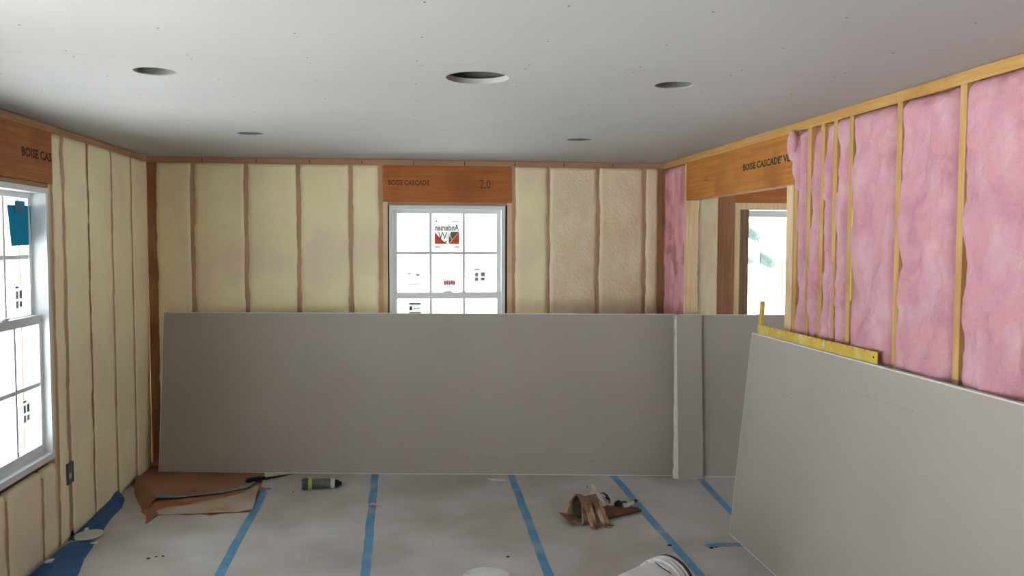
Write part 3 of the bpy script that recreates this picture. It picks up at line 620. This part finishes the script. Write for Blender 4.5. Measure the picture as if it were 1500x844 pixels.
MB().lathe([(.146, -.016), (.1495, -.012), (.1495, .004), (.146, .006), (.128, .006), (.128, -.016)], 48, T, False, False).build('gasket_rim', 'maroon', r, True)
MB().lathe([(.128, -.004), (.128, .001)], 40, T).build('lid', 'bucket_white', r)
P = []
for k in range(15):
    a = math.pi*.15+math.pi*.5*k/14; P.append(T @ Vector((.1415*math.cos(a), .1415*math.sin(a), .102+.012*math.sin(a*6))))
MB().tube(P, .0022, 6).build('wire_handle', 'dark_metal', r, True)

# discs cut from the ceiling, scraps
r = empty('drywall_disc', (2.418, -2.515, FZ)); tag(r, 'large white round drywall cut-out lying on the floor near the bucket', 'disc', 'round ceiling cut-outs')
MB().lathe([(.124, 0), (.126, .003), (.1255, .010)], 48).build('gypsum_core', 'gypsum', r); MB().lathe([(.1245, .010), (.124, .0127)], 48).build('face_paper', 'bucket_white', r)
MB().sheet([(-.03, -.045, .0132), (.03, -.032, .0132), (.05, -.045, .0132), (.02, -.075, .0132), (-.04, -.07, .0132)], .0006).build('grey_patch', 'print_grey', r)  # darker grey patch on the near part of the disc face
r = empty('drywall_disc', (.105, -1.617, .006)); r.rotation_euler = (0, -.06, 0); tag(r, 'small pale round drywall cut-out on the blue tape at the left wall foot', 'disc', 'round ceiling cut-outs')
MB().lathe([(.078, .004), (.079, .007), (.0785, .016)], 36).build('gypsum_core', 'gypsum', r); MB().lathe([(.078, .016), (.0775, .018)], 36).build('face_paper', 'pale_plastic', r)
def scrap(name, pts, m, label, cat, z=FZ, th=.006):
    cx = sum(p[0] for p in pts)/len(pts); cy = sum(p[1] for p in pts)/len(pts)
    o = MB().sheet([(x-cx, y-cy, th+(p_[0] if p_ else 0)) for x, y, *p_ in pts], th).build(name, m); o.location = (cx, cy, z); tag(o, label, cat); return o
scrap('drywall_scrap', [(2.60, -.655), (2.625, -.70), (2.68, -.725), (2.735, -.722), (2.735, -.708), (2.68, -.70), (2.635, -.675)], 'gypsum', 'thin white crescent of drywall scrap by the long board', 'scrap')
scrap('paper_scrap', [(1.745, -1.215), (1.775, -1.19, .012), (1.80, -1.215, .004), (1.835, -1.235), (1.80, -1.245, .010), (1.77, -1.228, .014)], 'pink_paper', 'crumpled pink paper scrap on the blue tape', 'scrap', FZ+.001, .004)
scrap('drywall_scrap', [(.155, -1.735), (.19, -1.73), (.20, -1.745), (.165, -1.752)], 'gypsum', 'tiny white drywall crumb in front of the small disc', 'scrap', .006)
scrap('drywall_scrap', [(.03, -1.47), (.05, -1.46), (.075, -1.56), (.055, -1.57)], 'gypsum', 'small white drywall sliver between wall foot and small disc', 'scrap', .006)
scrap('drywall_scrap', [(.02, -1.985), (.05, -1.975), (.052, -2.03), (.022, -2.035)], 'gypsum', 'white drywall crumb on the dark blue tape below the window', 'scrap', .006)
b = MB(); random.seed(11)
for x, y, s_ in ((.565, -2.02, .008), (.60, -1.995, .006), (.635, -1.99, .007), (2.567, -2.231, .008), (3.53, -2.165, .010), (3.76, -2.235, .009), (3.79, -2.225, .006), (1.2, -.83, .005), (3.3, -.95, .006)):
    b.box(x-s_, x+s_, y-s_*.5, y+s_*.5, FZ, FZ+s_*.7)
tag(b.build('floor_debris', 'dark_metal'), 'dark specks of debris scattered over the floor paper', 'debris', kind='stuff')

# ------------------------------------------------------------------ outside
tag(box('ground', 'snowy_ground', None, -60, 60, -60, 60, -.8, -.6), kind='structure')
r = empty('tree', (11.95, 16, -.6)); tag(r, 'pale green young tree outside, seen through the far window past the opening', 'tree')
MB().tube([(0, 0, 0), (.03, 0, 1.2), (.0, .05, 2.6)], [.05, .04, .02]).build('trunk', 'bark', r, True)
for (x, y, z, s_) in ((-.15, 0, 2.75, .26), (.35, .1, 2.0, .28), (-.26, .1, 2.0, .2)):
    bm = bmesh.new(); bmesh.ops.create_icosphere(bm, subdivisions=3, radius=s_)
    for v in bm.verts: v.co *= 1+.45*n3(*(v.co*6)); v.co += Vector((x, y, z)); 
    me = bpy.data.meshes.new('crown'); bm.to_mesh(me); bm.free(); me.materials.append(MATS['leaf']); [setattr(p_, 'use_smooth', True) for p_ in me.polygons]; o = bpy.data.objects.new('crown', me); COL.objects.link(o); o.parent = r

# daylight sampling through the openings
for u in LW: portal((-.17, u+WW/2, 1.3), (0, -HP, 0), 1.6, WW)
portal((U1+WW/2, .17, 1.3), (-HP, 0, 0), WW, 1.6); portal((5.27, .17, 1.27), (-HP, 0, 0), .96, 1.57)
portal((-.17, -5.9, 1.06), (0, -HP, 0), 2.1, 2.8); portal((8.27, -2.4, 1.3), (0, HP, 0), 1.6, 2.0)
